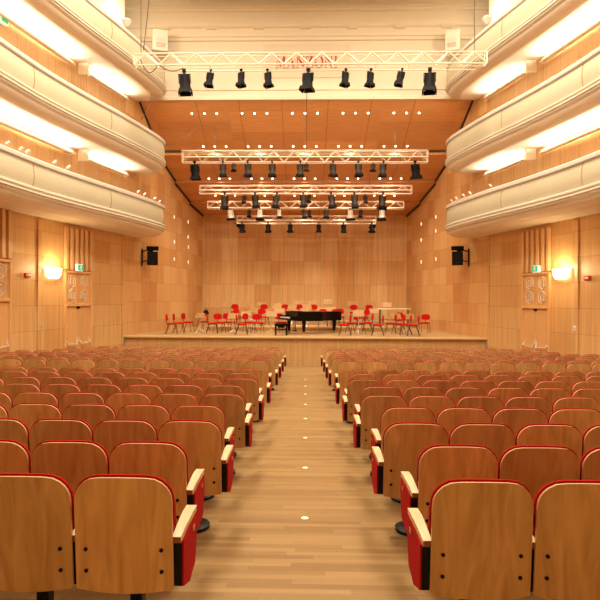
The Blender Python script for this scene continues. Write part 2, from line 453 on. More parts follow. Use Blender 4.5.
for side, nm in ((-1, 'left'), (1, 'right')):
    for lv, rh in enumerate(RAILH):
        z = H+rh
        e = empty('balcony', (0, 0, 0), 0, 'cream curved balcony with pale mouldings, %s of the three on the %s wall' % (LEVEL[lv], nm), 'balcony', 'curved balconies on the side walls')
        e.location = (0, 0, 0)
        b = sweep(MB(), [(-.34, z-.10), (-.10, z-.13), (.0, z-.13), (.035, z-.30), (.055, z-.50), (.035, z-.70), (0, z-.82), (-.34, z-.82)], side)
        b.build('front_panel', M['fascia'], e, smooth=True)
        b = sweep(MB(), [(-.36, z), (-.36, z-.10), (-.03, z-.165), (.03, z-.165), (.07, z-.13), (.07, z-.04), (.03, z)], side)
        b.build('top_rail', M['cap'], e, smooth=True)
        b = sweep(MB(), [(-.30, z-.80), (.03, z-.80), (.09, z-.83), (.09, z-.875), (.04, z-.89), (.04, z-.925), (.10, z-.95), (.10, z-.985), (.05, z-1.0), (.05, z-1.04), (-.04, z-1.10), (-.30, z-1.10)], side)
        b.build('moulding', M['mould'], e, smooth=True)
        b = sweep(MB(), [(-.20, z-1.09), (-.03, z-1.09), (-.06, z-1.16), (-.16, z-1.22), (-.32, z-1.27), (-.5, z-1.29), (-.5, z-1.2)], side)
        b.build('lower_lip', M['soffit'], e, smooth=True)
        # slab between the front and the wall behind it
        b = MB(); vs = []; fs = []
        fr = [f for f in FR if f[0].y <= 25.5]
        for p, nn in fr:
            q = p+nn*(-.42); wx = max(wall_x(q.y)+.12, q.x+.02)
            vs += [(side*q.x, q.y, z-1.285), (side*wx, q.y, z-1.285), (side*wx, q.y, z-1.0), (side*q.x, q.y, z-1.0)]
        for i in range(len(fr)-1):
            for k in range(4):
                a = i*4+k; c = i*4+(k+1) % 4; fs.append((a, c, c+4, a+4))
        fs += [(0, 1, 2, 3), tuple(range(len(fr)*4-1, len(fr)*4-5, -1))]
        b.add(vs, fs); b.build('soffit', M['soffit'], e)
        # brown handrail line on the top and vertical panel joints
        b = sweep(MB(), [(-.02, z), (-.07, z), (-.07, z+.035), (-.02, z+.035)], side)
        b.build('hand_rail', M['rail'], e)
        for yj in (16.3, 20.5, 24.7):
            i = min(range(len(FR)), key=lambda k: abs(FR[k][0].y-yj) if k < len(FR)-8 or yj > 24 else 99)
            p, nn = FR[i]; ang = math.atan2(nn.y, nn.x*side)
            b = MB()
            prf = [(.01, z-.14), (.045, z-.30), (.065, z-.50), (.045, z-.70), (.01, z-.82)]
            poly = prf+[(d-.03, zz) for d, zz in reversed(prf)]
            mt = Matrix.Translation((side*p.x, p.y, 0)) @ Matrix.Rotation(ang, 4, 'Z')
            vs = [(d, t, zz) for t in (-.015, .015) for d, zz in poly]; n = len(poly)
            b.add(vs, [tuple(range(n)), tuple(range(2*n-1, n-1, -1))]+[(k, (k+1) % n, (k+1) % n+n, k+n) for k in range(n)], 0, mt)
            b.build('panel_joint', M['joint'], e)

# strip lamps on the wall under the two upper balconies' soffits, and above the top one
def strip_lamp(side, y0, y1, z, label, power, grp):
    ym = (y0+y1)/2; xm = (wall_x(y0)+wall_x(y1))/2
    ang = math.atan2(y1-y0, side*(wall_x(y1)-wall_x(y0))); L = math.hypot(y1-y0, wall_x(y1)-wall_x(y0))
    e = empty('strip_lamp', (side*(xm-.12), ym, z), ang, label, 'lamp', grp)
    b = MB(); b.box((0, 0, -.06), (L, .16, .06)); b.build('housing', M['white'], e)
    b = MB(); b.cyl((-L/2+.05, 0, 0), (L/2-.05, 0, 0), .028, n=8); b.build('lamp_tube', M['tube'], e)
    l = area('strip_lamp_light', (0, 0, .04), L*.94, power, (PI-side*math.radians(28), 0, 0), (1, .84, .64), .12, 175); l.parent = e
for side, nm in ((-1, 'left'), (1, 'right')):
    for lv in (1, 2):
        z = H+RAILH[lv]-1.285-.20
        for (y0, y1, wh, pw) in ((15.2, 20.6, 'long', 620), (21.6, 24.2, 'short', 230)):
            strip_lamp(side, y0, y1, z, '%s glowing strip lamp under the %s balcony on the %s' % (wh, LEVEL[lv], nm), pw, 'strip lamps under the balconies')
        # short cross wall between the two lamps
        b = MB(); b.box((side*(wall_x(21.1)-.10), 21.1, z+.0), (.5, .06, .40)); struct(b.build('trim_9', M['cream']))
    e = empty('ceiling_spot', (side*7.0, 23.3, H+10.9), 0, 'bright uplight above the topmost balcony on the %s' % nm, 'lamp', 'uplights above the top balconies')
    b = MB(); b.lathe([(.05, -.25), (.16, -.1), (.20, 0)], n=14); b.build('lamp_bowl', M['white'], e, smooth=True)
    b = MB(); b.lathe([(.17, 0), (.17, .02)], n=14); b.build('lamp_glass', M['tube'], e)
    b = MB(); b.box((side*.42, 0, -.2), (.84, .05, .05)); b.build('arm', M['white'], e)
    l = bpy.data.lights.new('ceiling_spot_light', 'POINT'); l.energy = 170; l.color = (1, .80, .55); l.shadow_soft_size = .15
    o = bpy.data.objects.new('ceiling_spot_light', l); COL.objects.link(o); o.parent = e; o.location = (0, 0, .2)

# little chrome lamps on the lowest balcony rails
for side, nm, ys in ((-1, 'left', (15.6, 16.1, 16.5, 17.6, 18.4, 22.6, 23.0, 23.9, 24.9)), (1, 'right', (15.8, 21.2, 22.9, 23.3, 23.9, 24.6))):
    for k, yj in enumerate(ys):
        i = min(range(len(FR)), key=lambda q: abs(FR[q][0].y-yj)); p = FR[i][0]+FR[i][1]*(-.2)
        e = empty('rail_spotlight', (side*p.x, p.y, H+RAILH[0]), 0, 'tiny chrome spotlight on the lowest %s balcony rail, %s from the near end' % (nm, ORD[k+1]), 'spotlight', 'small spotlights on the balcony rails')
        b = MB(); b.cyl((0, 0, 0), (0, 0, .16), .012, n=6); b.build('stem', M['chrome'], e)
        b = MB(); b.cyl((0, 0, .14), (-side*.07, .05, .22), .035, .045, n=8); b.build('lamp_head', M['chrome'], e)

# ------------------------------------------------------------------ doors, sconces, signs on the side walls
def on_wall(side, Y):
    """matrix at the wall surface: local x to the right as one faces the wall, y into the wall, z up"""
    for (x0, y0), (x1, y1) in zip(WALL[:-1], WALL[1:]):
        if y1 <= Y <= y0: break
    t = Vector((side*(x1-x0), y1-y0)).normalized()          # from the stage to the camera
    if side < 0: t = -t                                     # left wall: right-hand is away from the camera
    return Vector((side*wall_x(Y), Y, 0)), math.atan2(t.y, t.x)
def grille(b, cx, cz, w, h, y):
    """octagon fretwork: two stacked elongated hexagons and cross bars"""
    r = .017
    for s in (-1, 1):
        z0 = cz+s*h/4
        P = [(cx-w*.38, z0-h*.10), (cx-w*.38, z0+h*.12), (cx, z0+h*.22), (cx+w*.38, z0+h*.12), (cx+w*.38, z0-h*.10), (cx, z0-h*.22)]
        for a, c in zip(P, P[1:]+P[:1]): b.cyl((a[0], y, a[1]), (c[0], y, c[1]), r, n=5)
        P = [(cx-w*.16, z0-h*.10), (cx-w*.16, z0+h*.1), (cx+w*.16, z0+h*.1), (cx+w*.16, z0-h*.1)]
        for a, c in zip(P, P[1:]+P[:1]): b.cyl((a[0], y, a[1]), (c[0], y, c[1]), r, n=5)
def door(n, side, Y, width=1.46):
    p, ang = on_wall(side, Y); zf = floor_z(Y)
    e = bpy.data.objects.new('door_%d' % n, None); COL.objects.link(e); e.location = (p.x, p.y, zf); e.rotation_euler = (0, 0, ang); struct(e)
    W = width/2
    b = MB()
    for s in (-1, 1): b.box((s*(W+.05), -.05, 1.80), (.10, .10, 3.65), bev=.01)
    b.box((0, -.05, 2.45), (2*W, .10, .10), bev=.01); b.box((0, -.05, 3.60), (2*W+.2, .10, .08), bev=.01)
    b.build('door_frame', M['doorwood'], e)
    for s in (-1, 1):
        b = MB(); b.box((s*(W/2), -.02, 1.20), (W-.02, .04, 2.38)); lf = b.build('door_leaf', M['doorwood'], e)
        b = MB(); b.tube([(s*W*.94, -.04, 1.22), (s*W*.90, -.11, 1.10), (s*.12, -.11, 1.06), (s*.05, -.04, 1.24)], .018, n=8)
        b.box((s*W*.94, -.05, 1.22), (.05, .03, .16)); b.box((s*.05, -.05, 1.22), (.05, .03, .16))
        b.build('push_bar', M['chrome'], lf)
    b = MB(); b.box((0, -.04, 2.36), (.16, .06, .08)); b.build('door_closer', M['black'], e)
    for s in (-1, 1):
        b = MB(); b.box((s*(W/2), -.02, 3.03), (W-.03, .03, 1.05)); tp = b.build('transom_panel', M['doorwood'], e)
        b = MB(); grille(b, s*W/2, 3.03, W*.72, 1.0, -.045); b.build('fretwork', M['mould'], tp)
    b = MB(); b.box((0, -.01, 4.40), (2*W+.2, .02, 1.48)); b.build('slat_recess', M['slatback'], e)
    for k in range(6):
        x = -W+(2*W)*k/5
        b = MB(); b.box((x, -.06, 4.40), (.15, .10, 1.46), bev=.01); b.build('slat', M['slat'], e)
    return p, ang, zf
def wall_at_px(side, x, y):
    """point of the side wall seen at pixel (x, y)"""
    for k in range(600):
        q = px(x, y, 12+k*.035)
        if side*q.x >= wall_x(q.y): return q
    return px(x, y, 20)
YL = wall_at_px(-1, 77, 300).y; YR = wall_at_px(1, 537, 300).y
DL = door(1, -1, YL); DR = door(2, 1, YR)
DX = door(3, -1, 16.75)
def exit_sign(side, Y, x, nm):
    p, ang = on_wall(side, Y); q = p+Vector((math.cos(ang)*x, math.sin(ang)*x, 0))
    e = empty('exit_sign', (q.x, q.y, CAMH+1.1), ang, 'green emergency exit sign with a white running figure over the %s double door' % nm, 'sign', 'exit signs over the doors')
    b = MB(); b.box((0, -.19, 0), (.33, .10, .24), bev=.01); b.build('sign_box', M['exitwhite'], e)
    b = MB(); b.box((.0, -.255, 0), (.30, .012, .20)); fc = b.build('sign_face', M['exit'], e)
    b = MB(); b.cyl((.02, -.266, .065), (.02, -.262, .065), .018, n=8)
    for a, c in (((.01, .045), (-.02, -.01)), ((-.02, -.01), (-.055, -.03)), ((-.02, -.01), (.02, -.04)), ((.02, -.04), (.01, -.08)), ((.01, .035), (.05, .01)), ((.01, .035), (-.03, .03))):
        b.cyl((a[0], -.264, a[1]), (c[0], -.264, c[1]), .009, n=5)
    b.build('pictogram', M['exitwhite'], fc)
exit_sign(-1, YL, -.17, 'left'); exit_sign(1, YR, .26, 'right')
def sconce(side, x, y, nm):
    q = wall_at_px(side, x, y); _, ang = on_wall(side, q.y)
    e = empty('wall_sconce', (side*wall_x(q.y), q.y, q.z), ang, 'glowing white wall sconce beside the %s double door' % nm, 'wall lamp', 'wall sconces')
    b = MB()
    pr = [(-.30, .14), (-.24, -.06), (-.12, -.15), (.12, -.15), (.24, -.06), (.30, .14)]
    b.prism(pr, 'y', -.16, -.03, mat=Matrix.Scale(1.2, 4)); b.build('shade', M['sconce'], e)
    b = MB(); b.box((0, -.02, 0), (.2, .04, .22)); b.build('back_plate', M['white'], e)
    l = bpy.data.lights.new('sconce_light', 'POINT'); l.energy = 110; l.color = (1, .72, .36); l.shadow_soft_size = .12
    o = bpy.data.objects.new('sconce_light', l); COL.objects.link(o); o.parent = e; o.location = (0, -.36, .14)
sconce(-1, 50, 273, 'left'); sconce(1, 564.5, 274, 'right')
def wall_box(name, side, x, y, size, mats, label, cat, extra=None):
    q = wall_at_px(side, x, y); _, ang = on_wall(side, q.y)
    e = empty(name, (side*wall_x(q.y), q.y, q.z), ang, label, cat)
    b = MB(); b.box((0, -size[1]/2, 0), size, bev=.01); b.build('housing', mats[0], e)
    b = MB()
    if extra == 'round': b.cyl((0, -size[1]-.015, 0), (0, -size[1], 0), size[0]*.28, n=10)
    else: b.box((size[0]*.1, -size[1]-.005, 0), (size[0]*.55, .012, size[2]*.3))
    b.build('dial' if extra == 'round' else 'sign_stripe', mats[1], e)
wall_box('call_sign', -1, 26, 275, (.28, .08, .13), (M['redsign'], M['white']), 'small red lit sign box on the wall left of the left sconce', 'sign')
wall_box('call_sign', 1, 589, 278, (.28, .08, .13), (M['redsign'], M['white']), 'small red lit sign box on the wall right of the right sconce', 'sign')
wall_box('wall_thermostat', -1, 40, 325, (.17, .05, .15), (M['white'], M['cap']), 'small white round thermostat on the wall between left door and frame edge', 'thermostat', 'round')
wall_box('wall_thermostat', 1, 576, 328, (.17, .05, .17), (M['white'], M['cap']), 'small white thermostat on the wall right of the right double door', 'thermostat', 'round')
# pilaster strips standing a little proud of the side walls
for side, nm in ((-1, 'left'), (1, 'right')):
    for k, Y in enumerate(((wall_at_px(-1, 5, 300).y+.2, wall_at_px(-1, 39.5, 300).y, 24.1) if side < 0 else (wall_at_px(1, 576, 300).y, wall_at_px(1, 576, 300).y-2.6, 24.1))):
        p, ang = on_wall(side, Y)
        b = MB(); b.box((0, -.025, 1.7), (.30 if k < 2 else .12, .05, 5.3), bev=.008)
        struct(b.build('trim_10', M['wall'], loc=(p.x, p.y, 0), rot=(0, 0, ang)))
# narrow light slots in the stage walls
for side, nm, cols in ((-1, 'left', ((174, (217, 242, 259)), (188, (222, 237, 247, 262)))), (1, 'right', ((436, (217, 231, 259)), (421.5, (224, 240, 262))))):
    for ci, (x, ys) in enumerate(cols):
        for k, y in enumerate(ys):
            q = wall_at_px(side, x, y); _, ang = on_wall(side, q.y)
            b = MB(); b.box((0, -.01, 0), (.05, .03, .16), bev=.005)
            o = b.build('slot_light', M['slot'], loc=(side*wall_x(q.y), q.y, q.z), rot=(0, 0, ang))
            tag(o, 'tiny upright slot light on the %s stage wall, %s from top of %s column' % (nm, ORD[k+1], 'near' if ci == 0 else 'far'), 'light', 'slot lights in the stage walls')

q = wall_at_px(-1, .5, 20); _, ang = on_wall(-1, q.y)
e = empty('exit_sign', (-wall_x(q.y), q.y, q.z), ang, 'green exit sign on the wall of the middle left balcony, at the photo edge', 'sign')
b = MB(); b.box((0, -.06, 0), (.36, .12, .22), bev=.01); b.build('sign_box', M['exitwhite'], e)
b = MB(); b.box((0, -.125, 0), (.30, .012, .17)); b.build('sign_face', M['exit'], e)
# black loudspeakers on brackets
for side, nm, x in ((-1, 'left', 152.5), (1, 'right', 457.5)):
    Y = 26.0; q = px(x, 258, Y); wx = wall_x(Y)
    e = empty('wall_loudspeaker', (q.x, Y, q.z), side*-.25, 'black loudspeaker on a wall bracket beside the stage, on the %s' % nm, 'loudspeaker', 'wall loudspeakers beside the stage')
    b = MB(); b.box((0, 0, -.02), (.46, .40, .58), bev=.02); b.build('cabinet', M['lampblack'], e)
    b = MB(); b.box((0, -.205, -.02), (.38, .01, .50)); b.build('grille', M['black'], e)
    b = MB(); b.box((0, -.212, -.20), (.10, .006, .03)); b.build('maker_plate', M['lampgrey'], e)
    b = MB(); b.box((0, .05, .42), (.52, .32, .17), bev=.01); b.build('upper_cabinet', M['lampblack'], e)
    d = abs(wx-abs(q.x))
    b = MB(); b.box((0, .12, .30), (.06, .06, .12))
    b.tube([(0, .12, .30), (side*d*.5, .16, .34), (side*(d+.06), .10, .25)], .028, n=6)
    b.tube([(side*.2, .1, -.1), (side*(d+.06), .10, -.2)], .022, n=6)
    b.box((side*(d-.02), .08, .02), (.06, .10, .75)); b.build('bracket', M['lampblack'], e)

# ------------------------------------------------------------------ lettering above the stage
LT = {
 'M': [[(0, 0), (.22, 0), (.22, .06), (.15, .09), (.15, .80), (.44, .02), (.50, .02), (.78, .80), (.78, .09), (.70, .06), (.70, 0), (1.02, 0), (1.02, .06), (.94, .09), (.94, .91), (1.02, .94), (1.02, 1), (.80, 1), (.53, .26), (.26, 1), (.0, 1), (.0, .94), (.09, .91), (.09, .09), (0, .06)]],
 'A': [[(0, 0), (.24, 0), (.24, .06), (.16, .09), (.22, .28), (.56, .28), (.62, .09), (.54, .06), (.54, 0), (.88, 0), (.88, .06), (.80, .09), (.48, 1), (.40, 1), (.09, .09), (0, .06)], [(.25, .36), (.38, .76), (.53, .36)]],
 'N': [[(0, 0), (.24, 0), (.24, .06), (.15, .09), (.15, .80), (.72, 0), (.80, 0), (.80, .91), (.88, .94), (.88, 1), (.62, 1), (.62, .94), (.72, .91), (.72, .28), (.24, 1), (0, 1), (0, .94), (.08, .88), (.08, .09), (0, .06)]],
 'Z': [[(0, 0), (.74, 0), (.78, .28), (.72, .28), (.64, .08), (.20, .08), (.76, .94), (.76, 1), (.04, 1), (.02, .74), (.08, .74), (.14, .92), (.54, .92), (0, .06)]],
 'I': [[(0, 0), (.34, 0), (.34, .06), (.25, .09), (.25, .91), (.34, .94), (.34, 1), (0, 1), (0, .94), (.09, .91), (.09, .09), (0, .06)]],
}
n = 20
LT['O'] = [[(.46+.46*math.cos(2*PI*k/n), .5+.51*math.sin(2*PI*k/n)) for k in range(n)], [(.46+.29*math.cos(2*PI*k/n), .5+.43*math.sin(2*PI*k/n)) for k in range(n)]]
WID = {'M': 1.02, 'A': .88, 'N': .88, 'Z': .78, 'I': .34, 'O': .92}
p0 = px(276, 67.5, 25.5); p1 = px(337.5, 54.5, 25.5)
e = empty('name_sign', ((p0.x+p1.x)/2, 25.58, p0.z), 0, 'pale board with red capital letters on the wall above the stage', 'sign')
b = MB(); c0 = px(263, 78, 25.6); c1 = px(350, 44, 25.6)
b.box(((c0.x+c1.x)/2-e.location.x, .02, (c0.z+c1.z)/2-e.location.z), (c1.x-c0.x, .03, c1.z-c0.z)); b.build('sign_board', M['board'], e)
word = 'MANZONI'; tot = sum(WID[c] for c in word)+.14*6
sx = (p1.x-p0.x)/tot; sz = p1.z-p0.z; cx = p0.x-e.location.x
for ch in word:
    cu = bpy.data.curves.new('letter', 'CURVE'); cu.dimensions = '2D'; cu.fill_mode = 'BOTH'; cu.extrude = .012
    for poly in LT[ch]:
        sp = cu.splines.new('POLY'); sp.points.add(len(poly)-1); sp.use_cyclic_u = True
        for k, (u, v) in enumerate(poly): sp.points[k].co = (u*sx, v*sz, 0, 1)
    tmp = bpy.data.objects.new('tmp', cu); COL.objects.link(tmp)
    me = bpy.data.meshes.new_from_object(tmp.evaluated_get(bpy.context.evaluated_depsgraph_get()) if False else tmp)
    bpy.data.objects.remove(tmp)
    me.name = 'letter'; me.materials.clear(); me.materials.append(M['text'])
    o = bpy.data.objects.new('letter', me); COL.objects.link(o); o.parent = e; o.location = (cx, -.012, 0); o.rotation_euler = (PI/2, 0, 0)
    cx += (WID[ch]+.14)*sx
# cream loudspeaker boxes left and right in front of that wall
for nm, x0, x1, s in (('left', 152.5, 167.5, 1), ('right', 445.5, 460, -1)):
    a = px(x0, 52, 25.1); c = px(x1, 31, 25.1)
    e = empty('array_loudspeaker', ((a.x+c.x)/2, 25.1, a.z), s*.30, 'pale boxy loudspeaker high on the wall above the stage, on the %s' % nm, 'loudspeaker', 'pale loudspeakers above the stage')
    W, Hh = (c.x-a.x)*1.02, c.z-a.z
    b = MB(); b.box((0, 0, Hh/2), (W, .34, Hh), bev=.02); b.build('cabinet', M['grille'], e)
    for k in range(4):
        b = MB(); b.box((.03*s, -.175, Hh*(.18+.06*k)), (W*.6, .015, .02)); b.build('louvre', M['grilledark'], e)
    b = MB(); b.box((.02*s, -.172, Hh*.52), (W*.62, .012, Hh*.16)); b.build('name_plate', M['board'], e)
    b = MB(); b.box((0, .28, Hh/2), (.08, .26, .08)); b.build('bracket', M['grilledark'], e)

# ------------------------------------------------------------------ lighting trusses
def truss(Y, x0, x1, ytop, ybot, bays, label, mid=None, bar=None, dep=.26, br=.020):
    a = px(x0, ytop, Y); c = px(x1, ytop, Y); zb = px((x0+x1)/2, ybot, Y).z; zt = (a.z+c.z)/2
    L = c.x-a.x
    e = empty('lighting_truss', (a.x, Y, zb), 0, label, 'truss', 'lighting trusses over the stage')
    h = zt-zb; r = .026
    for (yy, zz) in ((0, 0), (dep, 0), (0, h), (dep, h)):
        b = MB(); b.cyl((0, yy, zz), (L, yy, zz), r if yy == 0 else .014, n=8); b.build('chord', M['truss'], e, smooth=True)
    st = L/bays
    for yy, rr in ((0, br), (dep, .009)):
        b = MB()
        for k in range(bays):
            xa = k*st
            b.cyl((xa, yy, 0), (xa+st/2, yy, h), rr, n=6); b.cyl((xa+st/2, yy, h), (xa+st, yy, 0), rr, n=6)
        for xx in (0, L): b.cyl((xx, yy, 0), (xx, yy, h), .018, n=6)
        b.build('bracing', M['truss'], e)
    b = MB()
    for k in range(bays+1):
        b.cyl((k*st, 0, 0), (k*st, dep, 0), .010, n=5)
        if k < bays: b.cyl(((k+.5)*st, 0, h), ((k+.5)*st, dep, h), .010, n=5)
    b.build('cross_tubes', M['truss'], e)
    if mid:
        zz = px((x0+x1)/2, mid, Y).z-zb
        b = MB(); b.cyl((0, -.03, zz), (L, -.03, zz), .036, n=8); b.build('rail_tube', M['truss'], e, smooth=True)
    zz = 0.0
    if bar:
        zz = px((x0+x1)/2, bar, Y).z-zb
        b = MB(); b.cyl((L*.03, dep/2, zz), (L*.97, dep/2, zz), .020, n=6); nb = 10
        for k in range(nb+1): b.cyl((L*.03+L*.94*k/nb, dep/2, zz), (L*.03+L*.94*k/nb, 0, 0), .010, n=5)
        b.build('lamp_bar', M['truss'], e)
    return zb, zz, dep
def hang_cable(pts, r, label, grp='suspension cables of the trusses', name='suspension_cable'):
    b = MB(); b.tube(pts, r, n=5)
    return tag(b.build(name, M['cable']), label, 'cable', grp)
def make_lamp(kind):
    """hanging stage lamp; origin at the top of its clamp"""
    e = empty('stage_lamp')
    hm = {'black': M['lampblack'], 'grey': M['lampgrey'], 'white': M['lampwhite']}[kind]
    b = MB(); b.cyl((0, 0, 0), (0, 0, -.10), .022, n=6); b.box((0, 0, -.02), (.07, .07, .06)); b.build('clamp', M['lampgrey'] if kind != 'black' else M['lampblack'], e)
    b = MB(); b.box((0, 0, -.105), (.22, .03, .02))
    for s in (-1, 1): b.box((s*.108, 0, -.20), (.014, .03, .20))
    b.build('yoke', M['lampblack'], e)
    b = MB(); b.lathe([(.075, -.115), (.098, -.135), (.100, -.28), (.104, -.40), (.112, -.41), (.112, -.45)], n=12)
    if kind != 'black': b.lathe([(.06, -.11), (.07, -.13)], n=10)
    b.build('housing', hm, e, smooth=True)
    b = MB()
    for s in (-1, 1):
        b.prism([(s*.10, -.44), (s*.112, -.44), (s*.135, -.54), (s*.123, -.54)], 'y', -.11, .11)
        b.prism([(s*.10, -.44), (s*.112, -.44), (s*.130, -.53), (s*.118, -.53)], 'x', -.11, .11)
    b.build('barn_doors', M['lampblack'], e)
    return e
PROTO = {}
def lamp(kind, x, y, Y, zc, hpx, label, tilt=0.0, grp='stage lamps hanging from the trusses', wide=1.0):
    """y = pixel row of the clamp's top, hpx = height in pixels"""
    if kind not in PROTO: e = make_lamp(kind); PROTO[kind] = snapshot(e)
    else: e = copy_tree(PROTO[kind])
    q = px(x, y, Y); s = hpx*Y/600/.54
    e.location = (q.x, Y, zc); e.scale = (s*wide, s*wide, s); e.rotation_euler = (random.uniform(-.12, .12), tilt+random.uniform(-.10, .10), random.uniform(-.5, .5))
    tag(e, label, 'stage lamp', grp)
TR = [(20.0, 134, 487, 52.5, 64.0, 14, 'wide front truss crossing before the cream wall and red letters', None, 69.0, .030),
      (26.3, 182, 428, 150.5, 162.0, 12, 'highest of the trusses under the orange ceiling, with a bright middle tube', 157.0, None, .020),
      (28.6, 199.5, 412, 185.5, 193.5, 12, 'second of the stage trusses counted down from the orange ceiling', 190.3, None, .018),
      (30.4, 207.5, 404, 201.5, 208.5, 12, 'third of the stage trusses counted down, pale silver lamps beneath it', 208.0, None, .022),
      (32.4, 237, 376, 216.0, 223.5, 9, 'short rearmost truss just in front of the back wall', 220.5, None, .018)]
TZ = [truss(t[0], *t[1:6], t[6], mid=t[7], bar=t[8], br=t[9]) for t in TR]
names = ['the front truss', 'the upper stage truss', 'the second stage truss', 'the third stage truss', 'the short rear truss']
LAMPS = [
 (0, 69, [(184, 25, 'black', 0, 1.15), (211, 18, 'black', .1, 1), (241.3, 18, 'black', -.05, 1), (267.5, 18, 'black', .0, 1), (308.5, 22, 'black', 0, 1.25), (346, 18, 'black', .1, 1), (371, 18, 'black', .1, 1), (402.5, 18, 'black', .15, 1), (430, 25, 'black', .1, 1.15)]),
 (1, 161.5, [(194.5, 19, 'black', .0, 1.15), (222.8, 16, 'grey', 0, 1), (233.5, 9, 'grey', 0, 1.2), (247.8, 16, 'grey', .0, 1), (272.2, 16, 'grey', 0, 1), (300.4, 16, 'grey', 0, 1), (306.5, 9, 'grey', 0, 1.2), (333, 16, 'grey', 0, 1), (358.2, 16, 'grey', 0, 1), (373.3, 9, 'grey', 0, 1.2), (383.5, 16, 'grey', 0, 1), (414.8, 18, 'black', -.1, 1.15)]),
 (2, 191, [(224.8, 17, 'grey', 0, 1), (244.5, 10, 'grey', 0, 1), (254.8, 16, 'grey', 0, 1), (277, 16, 'grey', 0, 1), (303.1, 15, 'grey', 0, 1), (309, 9, 'grey', 0, 1.1), (331, 16, 'grey', 0, 1), (354.3, 16, 'grey', 0, 1), (365, 10, 'grey', 0, 1), (383, 17, 'grey', 0, 1)]),
 (3, 208.5, [(230.5, 13, 'white', 0, 1.3), (249.5, 9, 'grey', 0, 1), (259.8, 13, 'white', 0, 1.2), (279.4, 11, 'white', 0, 1), (303.6, 11, 'grey', 0, 1), (309.2, 9, 'grey', 0, 1), (326.2, 11, 'grey', 0, 1.1), (349.8, 13, 'white', 0, 1.3), (361, 9, 'grey', 0, 1), (381.8, 13, 'white', 0, 1.3)]),
 (4, 223.5, [(236.2, 8, 'black', -.9, 1.4), (242.2, 10, 'black', 0, 1.2), (268, 10, 'black', 0, 1.2), (290.3, 10, 'black', 0, 1.1), (318.7, 10, 'black', 0, 1.1), (343.5, 10, 'black', 0, 1.2), (371.8, 10, 'black', 0, 1.2), (376, 8, 'black', .8, 1.3)])]
kd = {'black': 'black', 'grey': 'dark grey', 'white': 'silver'}
for ti, yb, L in LAMPS:
    for k, (x, hp, kind, tl, wd) in enumerate(L):
        sz = 'large ' if hp > 20 else ('small ' if hp < 10 else '')
        Yl, zc = TR[ti][0]+(.13 if ti == 0 else 0), TZ[ti][0]+TZ[ti][1]+.045
        if hp < 11 and ti > 0 and kind == 'grey' or abs(tl) > .5: Yl, zc = TR[ti][0]+TZ[ti][2], TZ[ti][0]+.035
        lamp(kind, x, yb, Yl, zc, hp, '%s%s stage lamp hanging from %s, %s' % (sz, kd[kind], names[ti], from_ends(k, len(L))), tl, wide=wd)
# cables
def dangling(a, c, sag, n=10):
    a, c = Vector(a), Vector(c)
    return [a.lerp(c, t/n)-Vector((0, 0, sag*4*(t/n)*(1-t/n))) for t in range(n+1)]
hang_cable([px(141, -12, 20.1), px(141, 38, 20.1), px(141, 53, 20.1)], .014, 'thin steel cable holding the left end of the front truss')
hang_cable([px(474.5, -12, 20.1), px(474.5, 38, 20.1), px(474.5, 53, 20.1)], .014, 'thin steel cable holding the right end of the front truss')
hang_cable([px(150, -12, 20.6), px(147, 20, 20.6), px(143.5, 50, 20.2)], .018, 'slanting dark cable running up from the left end of the front truss')
hang_cable(dangling(px(140.5, 60, 20.0), px(158, 64, 20.0), .35), .018, 'dark cable loop below the left end of the front truss', name='power_cable')
hang_cable(dangling(px(158, 64, 20.0), px(183, 68, 20.0), .16), .018, 'dark cable sagging between the truss loop and the leftmost lamp', name='power_cable')
hang_cable(dangling(px(157, 68, 24.3), px(141, 119, 24.3), .45), .014, 'thin dark cable falling from the front truss to the middle left balcony', name='power_cable')
hang_cable(dangling(px(160, 143, 25.0), px(195, 127.5, 26.6), .35), .014, 'thin dark cable from the middle left balcony tip to the ceiling', name='power_cable')
hang_cable([px(306.7, 93, 25.4), px(306.7, 150, 26.3)], .014, 'thin dark cable in the middle between the cream wall and the upper stage truss')
for x, nm in ((214.5, 'left'), (394.5, 'right')):
    Y = 26.4; a = px(x, 127, Y); hh, _ = ceil_h(Y)
    hang_cable([px(x, 151, Y), Vector((px(x, 127, Y+.5).x, Y+.3, H+ceil_h(Y+.3)[0]-.02))], .016, 'steel hanger holding the upper stage truss on the %s' % nm)
for ti in (2, 3, 4):
    for fx, nm in ((.2, 'left'), (.8, 'right')):
        Y = TR[ti][0]; x = TR[ti][1]+(TR[ti][2]-TR[ti][1])*fx; a = px(x, TR[ti][3], Y)
        hang_cable([a-Vector((0, 0, .02)), Vector((a.x, Y, H+ceil_h(Y)[0]-.01))], .010, 'steel hanger on the %s of %s' % (nm, names[ti]))

